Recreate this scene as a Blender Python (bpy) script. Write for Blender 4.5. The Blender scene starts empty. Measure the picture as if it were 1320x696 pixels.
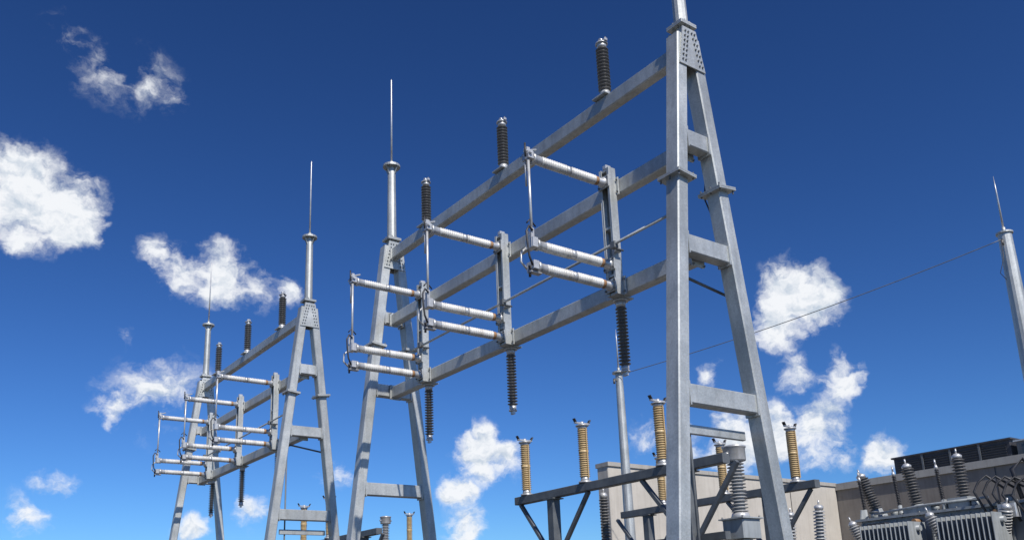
import bpy, bmesh, math, random
from mathutils import Vector, Matrix
random.seed(7)
scene=bpy.context.scene
V=Vector
# ---------------------------------------------------------------- materials
def newmat(name):
    m=bpy.data.materials.new(name); m.use_nodes=True
    nt=m.node_tree; b=nt.nodes["Principled BSDF"]
    return m,nt,b
def mottled(name,c1,c2,scale=6,rough=(.4,.6),metal=0.0,bump=.15,bscale=60,streak=0.0,dirt=(.2,.17,.13),spec=.5,vor=False,patch=0):
    m,nt,b=newmat(name); N=nt.nodes; L=nt.links
    tc=N.new("ShaderNodeTexCoord")
    n=N.new("ShaderNodeTexNoise"); n.inputs["Scale"].default_value=scale; n.inputs["Detail"].default_value=6; n.inputs["Roughness"].default_value=.65
    L.new(tc.outputs["Object"],n.inputs["Vector"])
    r=N.new("ShaderNodeValToRGB"); r.color_ramp.elements[0].position=.32; r.color_ramp.elements[1].position=.68
    r.color_ramp.elements[0].color=(*c1,1); r.color_ramp.elements[1].color=(*c2,1)
    L.new(n.outputs["Fac"],r.inputs["Fac"]); col=r.outputs["Color"]
    if vor:
        v=N.new("ShaderNodeTexVoronoi"); v.inputs["Scale"].default_value=60
        L.new(tc.outputs["Object"],v.inputs["Vector"])
        mp=N.new("ShaderNodeMapRange"); mp.inputs["To Min"].default_value=.90; mp.inputs["To Max"].default_value=1.09
        sp=N.new("ShaderNodeSeparateColor"); L.new(v.outputs["Color"],sp.inputs["Color"]); L.new(sp.outputs[0],mp.inputs["Value"])
        mx=N.new("ShaderNodeVectorMath"); mx.operation='SCALE'; L.new(col,mx.inputs[0]); L.new(mp.outputs[0],mx.inputs["Scale"]); col=mx.outputs[0]
    if patch>0:
        mq=N.new("ShaderNodeMapping"); mq.inputs["Scale"].default_value=(1.0,.55,.8); L.new(tc.outputs["Object"],mq.inputs["Vector"])
        n4=N.new("ShaderNodeTexNoise"); n4.inputs["Scale"].default_value=1.1; n4.inputs["Detail"].default_value=3; L.new(mq.outputs[0],n4.inputs["Vector"])
        mp=N.new("ShaderNodeMapRange"); mp.inputs["From Min"].default_value=.35; mp.inputs["From Max"].default_value=.65; mp.inputs["To Min"].default_value=1-patch; mp.inputs["To Max"].default_value=1+patch*.6
        L.new(n4.outputs["Fac"],mp.inputs["Value"])
        mx=N.new("ShaderNodeVectorMath"); mx.operation='SCALE'; L.new(col,mx.inputs[0]); L.new(mp.outputs[0],mx.inputs["Scale"]); col=mx.outputs[0]
    if streak>0:
        mpg=N.new("ShaderNodeMapping"); mpg.inputs["Scale"].default_value=(9,9,.6); L.new(tc.outputs["Object"],mpg.inputs["Vector"])
        n2=N.new("ShaderNodeTexNoise"); n2.inputs["Scale"].default_value=1.2; n2.inputs["Detail"].default_value=5; L.new(mpg.outputs[0],n2.inputs["Vector"])
        r2=N.new("ShaderNodeMapRange"); r2.inputs["From Min"].default_value=.48; r2.inputs["From Max"].default_value=.75; r2.inputs["To Max"].default_value=streak
        L.new(n2.outputs["Fac"],r2.inputs["Value"])
        mm=N.new("ShaderNodeMixRGB"); mm.inputs["Color2"].default_value=(*dirt,1); L.new(r2.outputs[0],mm.inputs["Fac"]); L.new(col,mm.inputs["Color1"]); col=mm.outputs[0]
    L.new(col,b.inputs["Base Color"])
    rr=N.new("ShaderNodeMapRange"); rr.inputs["To Min"].default_value=rough[0]; rr.inputs["To Max"].default_value=rough[1]
    L.new(n.outputs["Fac"],rr.inputs["Value"]); L.new(rr.outputs[0],b.inputs["Roughness"])
    b.inputs["Metallic"].default_value=metal; b.inputs["Specular IOR Level"].default_value=spec
    if bump>0:
        n3=N.new("ShaderNodeTexNoise"); n3.inputs["Scale"].default_value=bscale; n3.inputs["Detail"].default_value=2; L.new(tc.outputs["Object"],n3.inputs["Vector"])
        bp=N.new("ShaderNodeBump"); bp.inputs["Strength"].default_value=bump; bp.inputs["Distance"].default_value=.01
        L.new(n3.outputs["Fac"],bp.inputs["Height"]); L.new(bp.outputs[0],b.inputs["Normal"])
    return m
GALV=mottled("galvanised_steel",(.43,.445,.43),(.57,.58,.56),2.6,(.42,.62),.55,.02,30,.45,(.24,.24,.225),vor=True,patch=.18)
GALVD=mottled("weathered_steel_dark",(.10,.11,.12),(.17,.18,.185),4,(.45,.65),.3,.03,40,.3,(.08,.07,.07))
ALU=mottled("aluminium_casting",(.46,.46,.46),(.64,.64,.63),9,(.3,.45),.45,.05,80,.4,(.25,.24,.22))
PORC=mottled("grey_polymer_insulator",(.085,.083,.082),(.135,.13,.125),8,(.3,.45),0,.0,60,.2)
WHITE=mottled("pale_grey_insulator",(.52,.52,.50),(.72,.71,.68),10,(.3,.45),0,.0,60,.6,(.28,.25,.21))
MIDG=mottled("mid_grey_insulator",(.27,.27,.27),(.38,.38,.37),10,(.3,.45),0,.0,60,.4,(.2,.19,.17))
TAN=mottled("tan_porcelain",(.44,.31,.15),(.58,.43,.23),10,(.3,.45),0,.0,60,.3,(.22,.16,.09))
RUST=mottled("rusty_fitting",(.28,.14,.06),(.42,.26,.14),20,(.6,.8),.2,.1,90,0)
BLACK=mottled("black_rubber",(.02,.02,.022),(.045,.045,.05),10,(.4,.6),0,.0,60,0)
CONC=mottled("precast_concrete",(.44,.405,.35),(.53,.49,.43),1.2,(.8,.95),0,.3,25,.35,(.33,.30,.26),spec=.2)
CONC2=mottled("concrete_coping",(.34,.32,.29),(.42,.40,.36),2,(.7,.9),0,.2,25,.3,spec=.2)
CONCB=mottled("brown_grey_panel",(.21,.185,.16),(.27,.245,.215),1.5,(.8,.95),0,.3,25,.45,(.15,.13,.11),spec=.2)
PAINT=mottled("grey_transformer_paint",(.26,.28,.29),(.35,.37,.375),2.5,(.35,.5),0,.03,30,.45,(.14,.14,.125))
DARKU=mottled("dark_louvre_metal",(.030,.032,.04),(.06,.06,.07),3,(.5,.65),.2,.05,30,.3,(.1,.09,.08))
GLASS=mottled("dark_glass",(.03,.04,.05),(.05,.06,.07),2,(.08,.15),0,0,10,0)
GRAVEL=mottled("gravel",(.075,.07,.063),(.15,.14,.13),30,(.85,.98),0,.9,45,0,spec=.2)
MATS=[GALV,GALVD,ALU,PORC,WHITE,TAN,RUST,BLACK,CONC,CONC2,PAINT,DARKU,GLASS,CONCB,MIDG]
IX={m.name:i for i,m in enumerate(MATS)}
# ---------------------------------------------------------------- mesh builder
class MB:
    def __init__(s): s.bm=bmesh.new()
    def frame(s,a,b,up=V((0,0,1))):
        a=V(a);b=V(b); d=(b-a).normalized(); up=V(up)
        if abs(d.dot(up))>.98: up=V((0,1,0)) if abs(d.y)<.9 else V((1,0,0))
        x=d.cross(up).normalized(); y=x.cross(d).normalized(); return a,b,d,x,y
    def bar(s,a,b,w,h,mat,up=(0,0,1),bev=.006):
        a,b,d,x,y=s.frame(a,b,up)
        c=min(bev,w*.3,h*.3)
        prof=[(-w/2+c,-h/2),(w/2-c,-h/2),(w/2,-h/2+c),(w/2,h/2-c),(w/2-c,h/2),(-w/2+c,h/2),(-w/2,h/2-c),(-w/2,-h/2+c)]
        rings=[[s.bm.verts.new(p+x*u+y*v) for u,v in prof] for p in (a,b)]
        n=len(prof); mi=IX[mat.name]
        for i in range(n):
            f=s.bm.faces.new((rings[0][i],rings[0][(i+1)%n],rings[1][(i+1)%n],rings[1][i])); f.material_index=mi
        for r in (rings[0],rings[1]):
            f=s.bm.faces.new(r); f.material_index=mi
    def box(s,c,sz,mat,bev=.006):
        c=V(c); s.bar(c-V((0,0,sz[2]/2)),c+V((0,0,sz[2]/2)),sz[0],sz[1],mat,up=(0,1,0),bev=bev)
    def lathe(s,a,b,prof,mat,seg=20,smooth=True):
        a,b,d,x,y=s.frame(a,b); Ln=(b-a).length; mi=IX[mat.name]
        rings=[]
        for t,r in prof:
            rings.append([s.bm.verts.new(a+d*(t*Ln)+(x*math.cos(2*math.pi*k/seg)+y*math.sin(2*math.pi*k/seg))*max(r,.0005)) for k in range(seg)])
        for i in range(len(rings)-1):
            for k in range(seg):
                f=s.bm.faces.new((rings[i][k],rings[i][(k+1)%seg],rings[i+1][(k+1)%seg],rings[i+1][k])); f.material_index=mi; f.smooth=smooth
        for r in (rings[0],rings[-1]):
            f=s.bm.faces.new(r); f.material_index=mi
    def cyl(s,a,b,r,mat,r2=None,seg=16,smooth=True): s.lathe(a,b,[(0,r),(1,r if r2 is None else r2)],mat,seg,smooth)
    def sheds(s,a,b,n,r0,r1,mat,seg=24):
        prof=[(0,r0)]
        for i in range(n):
            R=r1
            prof+=[((i+.15)/n,r0),((i+.30)/n,R*.97),((i+.38)/n,R),((i+.46)/n,R*.97),((i+.80)/n,r0)]
        prof.append((1,r0)); s.lathe(a,b,prof,mat,seg)
    def tube(s,pts,r,mat,seg=10):
        pts=[V(p) for p in pts]; mi=IX[mat.name]; rings=[]
        ref=None
        for i,p in enumerate(pts):
            d=(pts[min(i+1,len(pts)-1)]-pts[max(i-1,0)]).normalized()
            if ref is None: ref=V((0,0,1)) if abs(d.z)<.8 else V((0,1,0))
            x=d.cross(ref).normalized(); y=x.cross(d).normalized(); ref=y
            rings.append([s.bm.verts.new(p+(x*math.cos(2*math.pi*k/seg)+y*math.sin(2*math.pi*k/seg))*r) for k in range(seg)])
        for i in range(len(rings)-1):
            for k in range(seg):
                f=s.bm.faces.new((rings[i][k],rings[i][(k+1)%seg],rings[i+1][(k+1)%seg],rings[i+1][k])); f.material_index=mi; f.smooth=True
        for rg in (rings[0],rings[-1]): s.bm.faces.new(rg).material_index=mi
    def poly(s,pts,n,t,mat):
        n=V(n)*t; mi=IX[mat.name]
        A=[s.bm.verts.new(V(p)) for p in pts]; B=[s.bm.verts.new(V(p)+n) for p in pts]; k=len(pts)
        s.bm.faces.new(A).material_index=mi; s.bm.faces.new(B).material_index=mi
        for i in range(k): s.bm.faces.new((A[i],A[(i+1)%k],B[(i+1)%k],B[i])).material_index=mi
    def bolt(s,p,n,r=.014): p=V(p); s.cyl(p,p+V(n)*.016,r,GALVD,seg=6,smooth=False)
    def done(s,name,parent=None,loc=(0,0,0)):
        bmesh.ops.recalc_face_normals(s.bm,faces=s.bm.faces)
        me=bpy.data.meshes.new(name); s.bm.to_mesh(me); s.bm.free()
        for m in MATS: me.materials.append(m)
        o=bpy.data.objects.new(name,me); scene.collection.objects.link(o); o.location=loc
        if parent: o.parent=parent
        return o
def empty(name,loc=(0,0,0)):
    e=bpy.data.objects.new(name,None); e.empty_display_size=.3; scene.collection.objects.link(e); e.location=loc; return e
# ---------------------------------------------------------------- gantry
XC=7.38
def off(z): return .115+.118*(8.25-z)
def tower(parent,y,name):
    m=MB()
    for sg in (-1,1):
        a=V((XC+sg*off(0.3),y,0.3)); b=V((XC+sg*off(8.30),y,8.30))
        m.bar(a,b,.20,.165,GALV,up=(1,0,0),bev=.014)
        z=6.36; c=V((XC+sg*off(z),y,z)); d=(b-a).normalized()
        m.bar(c-d*.019,c-d*.001,.34,.29,GALV,up=(1,0,0),bev=.003); m.bar(c+d*.002,c+d*.020,.34,.29,GALV,up=(1,0,0),bev=.003)
        for dx in (-.115,.115):
            for dy in (-.14,0,.14):
                q=c+V((dx,dy,0)); m.cyl(q-d*.045,q+d*.045,.010,GALVD,seg=6,smooth=False)
        m.bar(V((XC+sg*off(.3),y,.26)),V((XC+sg*off(.3),y,.30)),.5,.5,GALV,up=(0,1,0))
        m.cyl((XC+sg*off(.3),y,-.3),(XC+sg*off(.3),y,.258),.36,CONC2,seg=28)
    for z in (6.91,5.55,3.80):
        e=off(z)-.085+.01
        m.bar((XC-e,y,z),(XC+e,y,z),.15,.215,GALV,up=(0,0,1),bev=.012)
        for sg in (-1,1):
            ex=XC+sg*(off(z)-.094)
            m.bar((ex-.009,y,z),(ex+.009,y,z),.185,.27,GALV)
    for sy in (-1,1):
        yy=y+sy*.102
        m.poly([(XC-.222,yy,7.86),(XC+.222,yy,7.86),(XC+.115,yy,8.40),(XC-.115,yy,8.40)],(0,sy,0),.016,GALV)
        for r in range(7):
            z=7.92+r*.07; wv=.17-.09*(r/6)
            for u in (-wv,-wv+.05,wv-.05,wv): m.bolt((XC+u,yy+sy*.016,z),(0,sy,0),.012)
    m.bar((XC,y,8.20),(XC,y,8.45),.16,.15,GALV,up=(0,1,0),bev=.01)
    pts=[(XC+off(z)+.0,y+.125,z) for z in (7.7,6.6)]+[(XC+off(6.36),y+.19,6.36)]+[(XC+off(z),y+.125,z) for z in (6.1,4,2,.4)]
    m.tube(pts,.009,BLACK,6)
    m.done(name,parent)
    m=MB(); z0=8.45
    m.bar((XC,y,z0),(XC,y,z0+.022),.27,.25,GALV,up=(0,1,0),bev=.004)
    m.bar((XC,y,z0+.024),(XC,y,z0+.046),.27,.25,GALV,up=(0,1,0),bev=.004)
    m.lathe((XC,y,z0+.046),(XC,y,9.97),[(0,.088),(1,.074)],GALV,12,False)
    for k in range(8):
        a=k*math.pi/4+.39; m.cyl((XC+.112*math.cos(a),y+.105*math.sin(a),z0-.03),(XC+.112*math.cos(a),y+.105*math.sin(a),z0+.08),.010,GALVD,seg=6)
    m.cyl((XC,y,9.97),(XC,y,9.99),.165,GALV,seg=20,smooth=False); m.cyl((XC,y,9.992),(XC,y,10.012),.165,GALV,seg=20,smooth=False)
    for k in range(4):
        a=k*math.pi/2+.3; m.poly([(XC+.07*math.cos(a),y+.07*math.sin(a),9.80),(XC+.07*math.cos(a),y+.07*math.sin(a),9.968),(XC+.15*math.cos(a),y+.15*math.sin(a),9.968)],(-math.sin(a),math.cos(a),0),.012,GALV)
    m.cyl((XC,y,10.012),(XC,y,10.10),.035,GALV,seg=12)
    m.lathe((XC,y,10.1),(XC,y,11.9),[(0,.019),(.6,.016),(.98,.012),(1,.002)],ALU,10)
    m.done("lightning_rod",parent)
def gantry(ya,yb,phases):
    g=empty("substation_gantry",(0,0,0))
    tower(g,ya,"a_frame_near"); tower(g,yb,"a_frame_far")
    for nm,z,w,h in (("top_beam",8.15,.15,.20),("middle_beam",6.87,.15,.20),("bottom_beam",5.52,.15,.20)):
        m=MB()
        s0=.12 if nm=="top_beam" else .095
        m.bar((XC,ya+s0,z),(XC,yb-s0,z),w,h,GALV,bev=.014)
        for yy in (ya+s0+.012,yb-s0-.012):
            m.bar((XC,yy-.01,z),(XC,yy+.01,z),w+.06,h+.06,GALV,bev=.003)
            for dx in (-1,1):
                for dz in (-1,1): m.cyl((XC+dx*.09,yy-.03,z+dz*.115),(XC+dx*.09,yy+.03,z+dz*.115),.009,GALVD,seg=6,smooth=False)
        for p in phases:
            zz=z+h/2
            if nm=="top_beam": m.box((XC,p,zz+.012),(.26,.26,.02),GALV,.003)
            if nm=="bottom_beam": m.box((XC,p,z-h/2-.012),(.24,.24,.02),GALV,.003)
            if nm!="top_beam":
                m.box((XC-w/2-.012,p-.08,z),(.02,.26,h+.04),GALV,.003)
                for dz in (-.08,.08):
                    for dy in (-.115,.115): m.bolt((XC-w/2-.022,p+dy-.08,z+dz),(-1,0,0),.013)
        m.done(nm,g)
    m=MB()
    m.cyl((7.05,ya+.1,5.98),(7.05,phases[-1]+.2,5.93),.018,GALV,seg=10)
    for p in phases:
        m.box((7.05,p-.30,5.955),(.07,.08,.08),GALVD,.004); m.bar((7.05,p-.30,5.955),(7.12,p-.18,5.99),.03,.03,GALVD)
    m.cyl((7.05,ya+.2,5.30),(8.05,ya+.2,5.16),.018,GALVD,seg=10)
    m.bar((6.93,ya+.15,3.47),(7.92,ya+.15,3.47),.05,.10,GALV)
    m.cyl((7.05,ya+.17,5.98),(7.05,ya+.17,0.4),.016,GALVD,seg=10)
    m.done("operating_pipe",g)
    return g
P1=(7.52,9.86,12.17); P2=(18.68,20.93,23.15)
gantry(6.12,13.42,P1); gantry(17.2,24.2,P2)
def post_ins(y):
    m=MB()
    m.cyl((0,0,0),(0,0,.02),.105,ALU,seg=20); m.lathe((0,0,.02),(0,0,.10),[(0,.075),(.5,.07),(1,.062)],ALU)
    m.sheds((0,0,.10),(0,0,.76),13,.046,.088,PORC)
    m.lathe((0,0,.76),(0,0,.82),[(0,.06),(1,.07)],ALU); m.cyl((0,0,.82),(0,0,.835),.085,ALU)
    m.box((0,0,.855),(.05,.20,.035),ALU)
    for dy in (-.08,.08): m.cyl((0,dy,.84),(0,dy,.895),.012,GALVD,seg=6)
    m.lathe((-.035,0,.88),(.035,0,.88),[(0,.03),(1,.03)],ALU)
    m.done("post_insulator",None,(XC,y,8.274))
def hang_ins(y):
    m=MB()
    m.cyl((0,0,0),(0,0,-.02),.10,ALU); m.lathe((0,0,-.02),(0,0,-.10),[(0,.07),(1,.058)],ALU)
    m.sheds((0,0,-.10),(0,0,-.86),17,.038,.074,PORC)
    m.lathe((0,0,-.86),(0,0,-.92),[(0,.052),(1,.048)],ALU); m.cyl((0,0,-.92),(0,0,-.935),.06,ALU); m.bar((0,0,-.935),(0,0,-.98),.035,.08,ALU)
    m.done("hanging_insulator",None,(XC,y,5.396))
def switch(y):
    e=empty("disconnect_switch",(7.19,y,0))
    m=MB()
    for sy in (-1,1):
        dy=sy*.085
        m.bar((.04,dy,5.40),(.04,dy,7.12),.12,.010,GALV,up=(0,1,0),bev=.002)
        for dx in (-.013,.093): m.bar((dx,dy-sy*.020,5.40),(dx,dy-sy*.020,7.12),.010,.030,GALV,up=(0,1,0),bev=.002)
    for z in (5.42,5.66,6.3,6.92,7.10): m.box((.04,0,z),(.09,.155,.03),GALV,.003)
    for z in (6.92,5.80,5.52):
        m.box((-.033,0,z),(.02,.20,.16),GALV,.003)
        for dy in (-.08,.08):
            for dz in (-.055,.055): m.bolt((-.043,dy,z+dz),(-1,0,0),.011)
    m.box((.0,-.13,5.98),(.08,.05,.10),GALV); m.cyl((-.13,-.165,5.95),(.06,-.165,5.95),.013,GALVD)
    m.box((.04,.0,7.15),(.09,.07,.05),ALU)
    m.done("upright",e)
    m=MB()
    for z in (6.92,5.80,5.52):
        x0,x1=-.043,-1.20; f=lambda t:x0+(x1-x0)*t
        m.lathe((x0,0,z),(f(.09),0,z),[(0,.07),(.2,.07),(.25,.052),(1,.05)],ALU)
        m.lathe((f(.09),0,z),(f(.125),0,z),[(0,.056),(1,.056)],RUST)
        m.sheds((f(.125),0,z),(f(.48),0,z),11,.048,.063,WHITE)
        m.lathe((f(.48),0,z),(f(.54),0,z),[(0,.056),(.5,.060),(1,.056)],ALU)
        m.sheds((f(.54),0,z),(f(.88),0,z),11,.048,.063,WHITE)
        m.lathe((f(.88),0,z),(x1,0,z),[(0,.056),(.1,.058),(.7,.056),(.75,.07),(1,.07)],ALU)
    m.done("insulators",e)
    m=MB(); X=-1.25
    m.box((X,0,6.93),(.08,.14,.09),ALU); m.box((X-.01,.0,7.00),(.05,.07,.08),ALU); m.cyl((X-.02,-.10,6.95),(X-.02,.10,6.95),.022,ALU)
    m.bar((X-.05,0,6.99),(X+.12,0,7.05),.05,.02,ALU); m.cyl((X-.06,-.03,6.90),(X-.06,-.03,7.08),.012,BLACK,seg=8)
    m.cyl((X-.02,-.03,6.93),(X-.02,-.03,5.84),.017,ALU,seg=10)
    m.cyl((X-.02,.03,6.93),(X-.02,.03,6.55),.012,ALU,seg=10)
    m.box((X,0,5.80),(.08,.15,.12),ALU); m.box((X,0,5.52),(.08,.15,.10),ALU)
    for dy in (-.045,.045): m.bar((X-.02,dy,5.74),(X-.02,dy,5.98),.012,.05,ALU,up=(1,0,0))
    m.tube([(X-.03,-.06,5.94),(X-.09,-.07,5.98),(X-.13,-.07,5.90),(X-.12,-.07,5.75),(X-.10,-.07,5.60),(X-.05,-.06,5.50)],.013,BLACK)
    m.tube([(X-.02,.07,5.78),(X-.10,.08,5.70),(X-.11,.08,5.58),(X-.03,.07,5.50)],.014,ALU)
    m.bar((X-.06,0,5.44),(X+.10,0,5.44),.08,.02,ALU); m.cyl((X-.05,0,5.38),(X-.05,0,5.52),.016,BLACK,seg=8)
    m.tube([(X+.05,-.02,6.02),(X-.03,-.02,6.10),(X-.08,-.02,6.04)],.01,BLACK)
    m.done("blade_and_jaws",e)
for p in P1+P2: post_ins(p); hang_ins(p); switch(p-.08)
# ---------------------------------------------------------------- low bus structure
def bus(X,y0,y1,posts):
    m=MB(); z=3.80
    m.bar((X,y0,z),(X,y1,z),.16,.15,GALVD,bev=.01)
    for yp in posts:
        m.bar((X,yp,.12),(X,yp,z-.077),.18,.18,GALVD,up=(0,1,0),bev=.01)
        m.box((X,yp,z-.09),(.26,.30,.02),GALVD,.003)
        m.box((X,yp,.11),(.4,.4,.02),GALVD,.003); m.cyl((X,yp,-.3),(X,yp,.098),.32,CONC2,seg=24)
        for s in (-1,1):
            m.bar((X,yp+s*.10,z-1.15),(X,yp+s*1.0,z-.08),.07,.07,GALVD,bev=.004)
    m.done("bus_support_structure")
def arrester(x,y,h=1.05):
    m=MB(); k=h/1.05
    m.cyl((0,0,0),(0,0,.03),.12,ALU); m.lathe((0,0,.03),(0,0,.10*k),[(0,.085),(1,.075)],ALU)
    m.sheds((0,0,.10*k),(0,0,.50*k),11,.075,.098,TAN)
    m.lathe((0,0,.50*k),(0,0,.55*k),[(0,.09),(1,.09)],TAN)
    m.sheds((0,0,.55*k),(0,0,.92*k),10,.075,.098,TAN)
    for dy in (-.1,.1): m.bar((.0,dy,.08),(0,dy,.93*k),.018,.018,TAN,up=(1,0,0),bev=.002)
    m.lathe((0,0,.92*k),(0,0,.97*k),[(0,.085),(1,.095)],ALU); m.cyl((0,0,.97*k),(0,0,.985*k),.12,ALU)
    m.bar((-.17,0,1.02*k),(.17,0,1.02*k),.05,.03,ALU); m.cyl((0,0,.985*k),(0,0,1.05*k),.03,ALU)
    for s in (-1,1): m.bar((s*.15,0,1.03*k),(s*.19,0,1.09*k),.07,.02,BLACK)
    m.done("surge_arrester",None,(x,y,3.878))
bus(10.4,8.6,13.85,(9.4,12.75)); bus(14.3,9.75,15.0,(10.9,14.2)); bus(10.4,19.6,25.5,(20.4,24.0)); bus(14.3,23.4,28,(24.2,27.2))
for x,ys in ((10.4,(9.9,11.82,13.55)),(14.3,(10.2,11.96,13.7))):
    for y in ys: arrester(x,y,1.12)
for x,y in ((10.4,22.5),(10.4,24.2),(14.3,24.9)): arrester(x,y,1.12)
def can_tx(x,y,z0):
    m=MB()
    m.bar((0,0,-z0),(0,0,-.32),.22,.22,GALV,up=(0,1,0),bev=.01); m.box((0,0,-.16),(.42,.42,.30),PAINT,.02); m.box((0,0,.0),(.5,.5,.02),GALV)
    for s in (-1,1):
        for q in (-1,1): m.cyl((s*.2,q*.2,-.02),(s*.2,q*.2,.04),.014,GALVD,seg=6)
    m.lathe((0,0,.01),(0,0,.10),[(0,.16),(1,.12)],ALU)
    m.sheds((0,0,.10),(0,0,.90),15,.085,.135,MIDG)
    m.lathe((0,0,.90),(0,0,1.17),[(0,.11),(.06,.17),(.1,.175),(.8,.175),(.84,.19),(.93,.19),(1,.12)],ALU,28)
    m.cyl((-.22,0,1.02),(.22,0,1.02),.025,ALU)
    m.done("voltage_transformer",None,(x,y,z0))
can_tx(11.15,9.05,2.96); can_tx(14.3,26.5,3.9)
def stand_ins(x,y,z0,h,r,tilt=(0,0,0),mat=None,cap=True,name="support_insulator",n=14):
    m=MB(); mat=mat or PORC
    m.cyl((0,0,0),(0,0,.03),r*1.25,ALU); m.lathe((0,0,.03),(0,0,.1),[(0,r*.9),(1,r*.75)],ALU)
    m.sheds((0,0,.1),(0,0,h-.1),n,r*.6,r,mat); m.lathe((0,0,h-.1),(0,0,h),[(0,r*.7),(.6,r*.8),(1,r*.5)],ALU)
    if cap: m.cyl((0,0,h),(0,0,h+.1),.02,ALU)
    o=m.done(name,None,(x,y,z0)); o.rotation_euler=tilt; return o
m=MB()
m.bar((10.75,9.0,2.70),(10.75,13.6,2.70),.12,.12,GALVD)
for yy in (9.4,12.75): m.bar((10.4,yy,2.60),(10.86,yy,2.60),.08,.08,GALVD)
m.done("bus_support_rail")
for yy in (11.75,10.0): stand_ins(10.75,yy,2.762,.95,.09)
# ---------------------------------------------------------------- free standing masts and wire
def mast(x,y,zp,zt,r):
    e=MB()
    e.lathe((0,0,.1),(0,0,zp-.02),[(0,r*1.35),(1,r*.8)],GALV,16,False)
    e.cyl((0,0,-.3),(0,0,.1),.5,CONC2,seg=28)
    e.cyl((0,0,zp-.02),(0,0,zp),.19,GALV,seg=20,smooth=False); e.cyl((0,0,zp+.002),(0,0,zp+.02),.19,GALV,seg=20,smooth=False)
    e.cyl((0,0,zp+.02),(0,0,zp+.15),.04,GALV)
    e.lathe((0,0,zp+.15),(0,0,zt),[(0,.024),(.7,.018),(1,.003)],ALU,10)
    e.box((-.10,.0,zp-.22),(.22,.06,.06),GALVD); e.cyl((-.2,0,zp-.22),(-.2,0,zp-.34),.03,PORC)
    e.done("lightning_mast",None,(x,y,0))
mast(21.2,8.5,10.0,11.5,.19); mast(16.9,17.5,8.2,9.5,.13)
m=MB(); a=V((20.95,8.5,9.78)); b=V((16.8,17.4,8.1)); pts=[]
for i in range(41):
    t=i/40; p=a.lerp(b,t); p.z-=.16*4*t*(1-t); pts.append(p)
m.tube(pts,.010,GALVD,6); m.done("overhead_ground_wire")
m=MB(); m.tube([(20.96,8.5,9.76),(20.9,8.5,9.3),(20.7,8.55,8.9),(20.85,8.5,8.75)],.008,BLACK,6); m.done("grounding_lead")
# ---------------------------------------------------------------- building and fire wall
H=6.1
m=MB()
m.box((24.27,20.05,H/2-.15),(11.8,.5,H+.1),CONC,.02)
for x in (21.3,24.3,27.3): m.box((x,19.797,2.9),(.03,.012,5.85),BLACK,.001)
m.box((24.27,20.05,H-.035),(11.85,.60,.13),CONC2,.01)
m.done("concrete_fire_wall")
B=empty("substation_building")
m=MB()
m.poly([(30.2,2,-.1),(46,2,-.1),(46,24,-.1),(30.2,24,-.1)],(0,0,1),H+.1-.25,CONCB)
m.done("walls",B)
m=MB()
pr=[(30.12,1.92),(46.1,1.92),(46.1,24.1),(30.12,24.1)]
m.poly([(x,y,H-.248) for x,y in pr],(0,0,1),.25,CONC2); m.done("parapet_coping",B)
m=MB()
for y in (16.8,13.8,10.8,7.8,4.8): m.box((30.197,y,2.9),(.012,.03,5.85),BLACK,.001)
m.done("panel_joints",B)
m=MB(); m.box((30.17,16,1.05),(.06,1.0,2.1),DARKU); m.box((30.12,15.6,1.05),(.06,.04,.1),ALU); m.done("door",B)
m=MB(); x0,x1,y0,y1=33,36,14.4,18.9
m.box(((x0+x1)/2,(y0+y1)/2,6.62),(x1-x0,y1-y0,1.0),DARKU,.02)
m.box(((x0+x1)/2,(y0+y1)/2,7.15),(x1-x0+.15,y1-y0+.15,.06),DARKU,.01)
for i in range(9): m.box((x0-.02,(y0+y1)/2,6.25+i*.09),(.05,y1-y0-.3,.03),BLACK,.003)
for y in (15.5,16.6,17.7): m.box((x0-.03,y,6.62),(.06,.08,1.0),GALVD,.005)
m.box((33.6,13.2,6.55),(1.2,2.0,.9),GALVD,.02)
for y in (12.6,13.2,13.8): m.box((32.98,y,6.7),(.03,.42,.36),GLASS,.005)
m.box((33.6,13.2,7.02),(1.35,2.15,.05),ALU,.01)
m.done("rooftop_unit")
# ---------------------------------------------------------------- power transformer
T=empty("power_transformer",(0,0,0))
m=MB()
m.box((21.6,9.6,1.95),(2.4,6.4,3.3),PAINT,.03); m.box((21.6,9.6,3.63),(2.6,6.6,.06),PAINT,.01)
m.box((21.6,9.6,.15),(3.2,7.0,.3),CONC2,.03)
for y in [6.7+i*.45 for i in range(14)]:
    m.cyl((20.34,y,3.58),(20.34,y,3.69),.02,GALVD,seg=6); m.box((20.38,y+.2,2.0),(.05,.05,3.1),PAINT,.006)
m.done("tank",T)
m=MB()
for g in range(3):
    yb=7.2+g*1.9
    for i in range(12): m.box((19.75,yb+i*.11,2.15),(.75,.03,2.5),PAINT,.01)
    for z in (3.25,1.05): m.cyl((19.75,yb-.1,z),(19.75,yb+1.3,z),.07,PAINT); m.cyl((19.75,yb+.6,z),(20.42,yb+.6,z),.07,PAINT)
m.done("radiators",T)
m=MB()
m.cyl((22.0,6.6,4.3),(22.0,8.4,4.3),.33,PAINT,seg=28)
for y in (6.9,8.1): m.box((22.0,y,3.84),(.3,.12,.4),PAINT)
m.tube([(22.0,8.4,4.3),(22.0,8.9,4.3),(21.9,9.3,4.1),(21.8,9.4,3.66)],.05,PAINT)
m.box((20.6,8.0,3.86),(.5,.6,.42),PAINT,.02); m.box((20.7,10.3,3.78),(.5,.5,.25),PAINT,.02); m.box((20.6,11.3,3.74),(.4,.7,.16),PAINT,.02)
m.tube([(20.5,8.9,3.7),(20.35,8.95,4.35),(20.4,8.7,4.55),(20.5,8.4,4.1),(20.5,8.3,3.7)],.05,DARKU)
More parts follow.
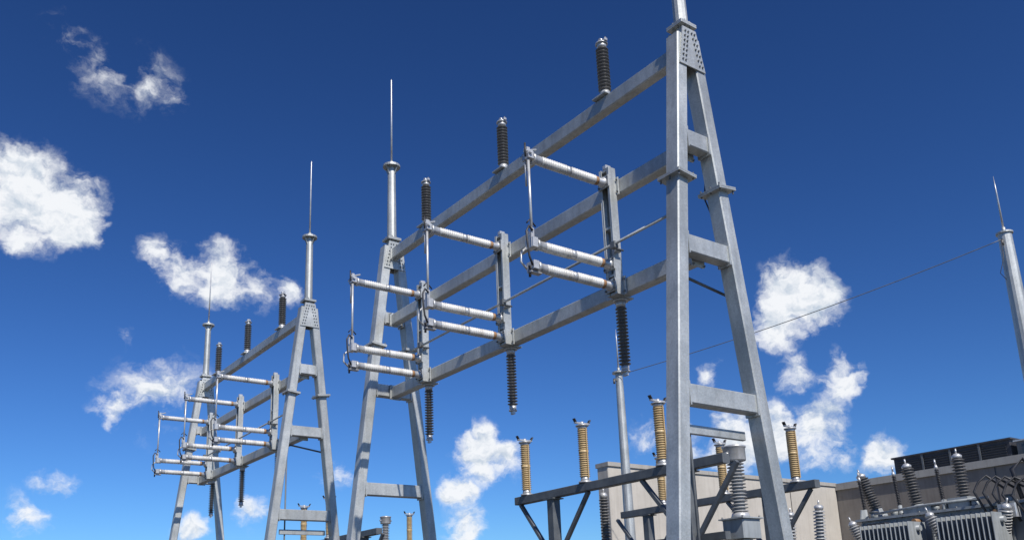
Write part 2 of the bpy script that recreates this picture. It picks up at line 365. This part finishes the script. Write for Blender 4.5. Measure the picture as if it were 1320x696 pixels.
m.tube([(20.3,8.5,3.3),(20.2,8.4,4.1),(20.25,8.1,4.3),(20.3,7.9,3.4)],.045,DARKU)
for k in range(5): m.tube([(20.25,8.7+k*.2,3.2),(20.15,8.95+k*.2,3.75+.05*k),(20.22,8.85+k*.2,4.0+.04*k),(20.3,8.7+k*.2,4.12+.04*k),(20.45,8.4+k*.2,3.95)],.028,BLACK)
m.tube([(20.4,12.4,3.75),(20.4,11.0,3.82),(20.45,9.6,3.82)],.03,PAINT)
for y in (12.5,11.95,10.9,9.95,9.2):
    m.cyl((20.55,y,3.66),(20.55,y,3.80),.09,PAINT,seg=14); m.cyl((20.55,y,3.80),(20.55,y,3.83),.12,GALVD,seg=14)
for y in (12.75,10.6,8.6): m.poly([(20.36,y,3.66),(20.62,y,3.66),(20.55,y,3.9),(20.43,y,3.9)],(0,1,0),.03,PAINT)
m.box((20.2,12.2,3.2),(.25,.5,.6),DARKU,.02); m.box((20.22,9.1,3.45),(.22,.4,.3),ALU,.02)
for y in (11.25,9.35): m.cyl((20.40,y,3.45),(20.12,y,3.45),.06,RUST,seg=12)
m.done("conservator_and_pipes",T)
m=MB()
def bush(a,d,h,r,n=13,mat=PORC):
    a=V(a); d=V(d).normalized()
    m.lathe(a,a+d*.25,[(0,r*1.3),(.3,r*1.3),(.35,r*.95),(1,r*.9)],PAINT)
    m.sheds(a+d*.25,a+d*(h-.12),n,r*.6,r,mat); m.lathe(a+d*(h-.12),a+d*h,[(0,r*.7),(.5,r*.75),(1,r*.35)],ALU); m.cyl(a+d*h,a+d*(h+.12),.02,ALU)
bush((20.9,12.55,3.66),(-.1,.28,1),1.25,.16); bush((21.0,11.55,3.66),(-.03,.12,1),1.3,.16); bush((21.1,10.45,3.66),(0,.02,1),1.35,.16)
for y in (13.0,12.05,10.95): bush((20.6,y-.25,3.66),(0,.06,1),1.1,.055,18,BLACK)
for y in (11.9,9.9,8.7): bush((20.1,y+.6,2.7),(-.2,.3 if y>9 else -.35,1),.95,.14,9,MIDG)
m.done("bushings",T)
for x,y in ((17.6,12.9),(17.0,11.7)):
    stand_ins(x,y,2.9,.85,.13,(.15,-.1,0),MIDG,n=9); mm=MB(); mm.bar((0,0,0),(0,0,2.9),.14,.14,GALVD,up=(0,1,0)); mm.done("insulator_pedestal",None,(x,y,0))
# ---------------------------------------------------------------- ground
bm=bmesh.new(); bmesh.ops.create_grid(bm,x_segments=2,y_segments=2,size=3000); me=bpy.data.meshes.new("ground"); bm.to_mesh(me); bm.free()
me.materials.append(GRAVEL); g=bpy.data.objects.new("ground",me); scene.collection.objects.link(g)
# ---------------------------------------------------------------- sun
S=V((-.14,-.68,.72)).normalized()
ld=bpy.data.lights.new("sun","SUN"); ld.energy=5.0; ld.angle=math.radians(.53); ld.color=(1,.955,.89)
lo=bpy.data.objects.new("sun",ld); scene.collection.objects.link(lo); lo.rotation_euler=S.to_track_quat('Z','Y').to_euler(); lo.location=(0,-20,30)
# ---------------------------------------------------------------- camera
f,cy,yaw,pitch,roll=1135.5,493.6,math.radians(36.82),math.radians(14.903),math.radians(-2.2522)
F=V((math.sin(yaw)*math.cos(pitch),math.cos(yaw)*math.cos(pitch),math.sin(pitch)))
R0=V((math.cos(yaw),-math.sin(yaw),0)); U0=R0.cross(F)
R=R0*math.cos(roll)+U0*math.sin(roll); U=R.cross(F)
cd=bpy.data.cameras.new("camera"); co=bpy.data.objects.new("camera",cd); scene.collection.objects.link(co)
M=Matrix((R,U,-F)).transposed().to_4x4(); M.translation=V((0,0,1.6)); co.matrix_world=M
cd.sensor_width=36; cd.lens=f/1320*36; cd.shift_y=(cy-348)/1320; cd.clip_end=8000; scene.camera=co
# ---------------------------------------------------------------- world sky + clouds
w=bpy.data.worlds.new("World"); scene.world=w; w.use_nodes=True; nt=w.node_tree; N=nt.nodes; L=nt.links
try: w.cycles.sampling_method='MANUAL'; w.cycles.sample_map_resolution=256
except Exception: pass
bg=N["Background"]; bg.inputs["Strength"].default_value=.1
sky=N.new("ShaderNodeTexSky"); sky.sky_type='NISHITA'; sky.sun_disc=False
sky.sun_elevation=math.asin(S.z); sky.sun_rotation=math.atan2(S.x,S.y); sky.altitude=300; sky.air_density=1.0; sky.dust_density=.3; sky.ozone_density=2.5
tc=N.new("ShaderNodeTexCoord")
# clouds: (azimuth, elevation, angular radius, weight), degrees
CL=[(9.6,32.4,2.0,.36),(12.4,32.0,1.9,.36),(7.4,33.6,1.5,.33),(13.6,31.4,1.1,.33),
(5.8,24.4,2.8,1.1),(8.3,24.1,2.3,1.1),(5.0,25.8,1.7,1.0),(9.5,23.3,1.3,.85),(5.6,22.4,1.3,.85),
(15.2,21.5,1.8,.75),(17.6,21.4,2.4,.9),(20.1,20.9,1.5,.6),(21.8,20.8,.9,.7),(13.7,22.2,1.4,.55),
(14.1,13.9,2.7,.5),(11.9,13.0,1.7,.55),(15.8,14.4,1.7,.45),
(55.6,18.8,2.3,1.3),(54.7,17.3,1.8,1.2),(56.8,18.0,1.8,1.2),
(55.3,14.1,1.4,.7),(58.0,13.6,1.6,.8),(49.9,14.8,1.1,.6),
(34.6,10.5,1.9,1.1),(36.3,10.2,1.4,1.0),(32.9,8.2,1.3,.8),(33.5,5.9,1.5,.7),
(56.1,10.2,2.2,1.1),(53.8,10.4,2.1,1.0),(50.7,10.0,2.4,.95),(48.2,9.9,2.0,.85),(45.6,11.1,1.4,.5),
(9.0,8.3,1.4,.55),(7.7,6.7,1.5,.55),(19.9,7.2,1.5,.55),(25.3,9.4,1.4,.6),(16.8,5.8,1.2,.6),(59.8,8.4,1.5,.75),(12.0,17.3,.7,.4),
(-20,15,5,1),(95,20,6,1),(130,14,5,1),(80,9,4,.9)]
def noise(scale,detail,rough,vec):
    n=N.new("ShaderNodeTexNoise"); n.inputs["Scale"].default_value=scale; n.inputs["Detail"].default_value=detail; n.inputs["Roughness"].default_value=rough; L.new(vec,n.inputs["Vector"]); return n
def vm(op,a,b=None,sc=None):
    n=N.new("ShaderNodeVectorMath"); n.operation=op
    if isinstance(a,(tuple,V)): n.inputs[0].default_value=a
    else: L.new(a,n.inputs[0])
    if b is not None:
        if isinstance(b,(tuple,V)): n.inputs[1].default_value=b
        else: L.new(b,n.inputs[1])
    if sc is not None: n.inputs["Scale"].default_value=sc
    return n
def mt(op,a,b=None,c=None):
    n=N.new("ShaderNodeMath"); n.operation=op
    for i,v in enumerate((a,b,c)):
        if v is None: continue
        if isinstance(v,(int,float)): n.inputs[i].default_value=v
        else: L.new(v,n.inputs[i])
    return n.outputs[0]
sc=vm('SCALE',sky.outputs[0],sc=.1); gm=N.new("ShaderNodeGamma"); gm.inputs["Gamma"].default_value=1.42; L.new(sc.outputs[0],gm.inputs[0])
tint=vm('MULTIPLY',gm.outputs[0],(5.6,9.0,13.2))
D=tc.outputs["Generated"]
wn=noise(30,4,.6,D); ws=vm('SUBTRACT',wn.outputs["Color"],(.5,.5,.5)); wsc=vm('SCALE',ws.outputs[0],sc=.034); DW=vm('ADD',D,wsc.outputs[0]).outputs[0]
acc=None
for az,el,r,wt in CL:
    az=math.radians(az); el=math.radians(el); c=(math.sin(az)*math.cos(el),math.cos(az)*math.cos(el),math.sin(el)); rr=math.radians(r)*1.3
    dn=vm('DISTANCE',DW,c).outputs["Value"]
    v=mt('MULTIPLY_ADD',dn,-wt/rr,wt)
    acc=v if acc is None else mt('SMOOTH_MAX',acc,v,.08)
NV=vm('MULTIPLY',DW,(1,1,1.5)).outputs[0]
n1=noise(17,9,.6,NV)
so=vm('ADD',NV,tuple(S*.010)).outputs[0]; n2=noise(17,5,.6,so)
fld=mt('ADD',acc,mt('MULTIPLY',mt('SUBTRACT',n1.outputs["Fac"],.5),2.0))
mr=N.new("ShaderNodeMapRange"); mr.interpolation_type='SMOOTHSTEP'; mr.inputs["From Min"].default_value=.15; mr.inputs["From Max"].default_value=.72; L.new(fld,mr.inputs["Value"])
gate=N.new("ShaderNodeMapRange"); gate.inputs["From Min"].default_value=.0; gate.inputs["From Max"].default_value=.32; L.new(acc,gate.inputs["Value"])
dens=mt('MULTIPLY',mr.outputs[0],gate.outputs[0])
sh=mt('SUBTRACT',n1.outputs["Fac"],n2.outputs["Fac"])  # cloud self-shading painted into colour, from noise offset toward the sun
shr=N.new("ShaderNodeMapRange"); shr.inputs["From Min"].default_value=-.12; shr.inputs["From Max"].default_value=.04; L.new(sh,shr.inputs["Value"])
cc=N.new("ShaderNodeMixRGB"); cc.inputs["Color1"].default_value=(5.8,6.6,7.6,1); cc.inputs["Color2"].default_value=(9.3,9.5,9.8,1); L.new(shr.outputs[0],cc.inputs["Fac"])
mix=N.new("ShaderNodeMixRGB"); L.new(mt('MULTIPLY',dens,.97),mix.inputs["Fac"]); L.new(tint.outputs[0],mix.inputs["Color1"]); L.new(cc.outputs[0],mix.inputs["Color2"])
L.new(mix.outputs[0],bg.inputs["Color"])
scene.view_settings.view_transform='Standard'; scene.view_settings.look='None'; scene.view_settings.exposure=0
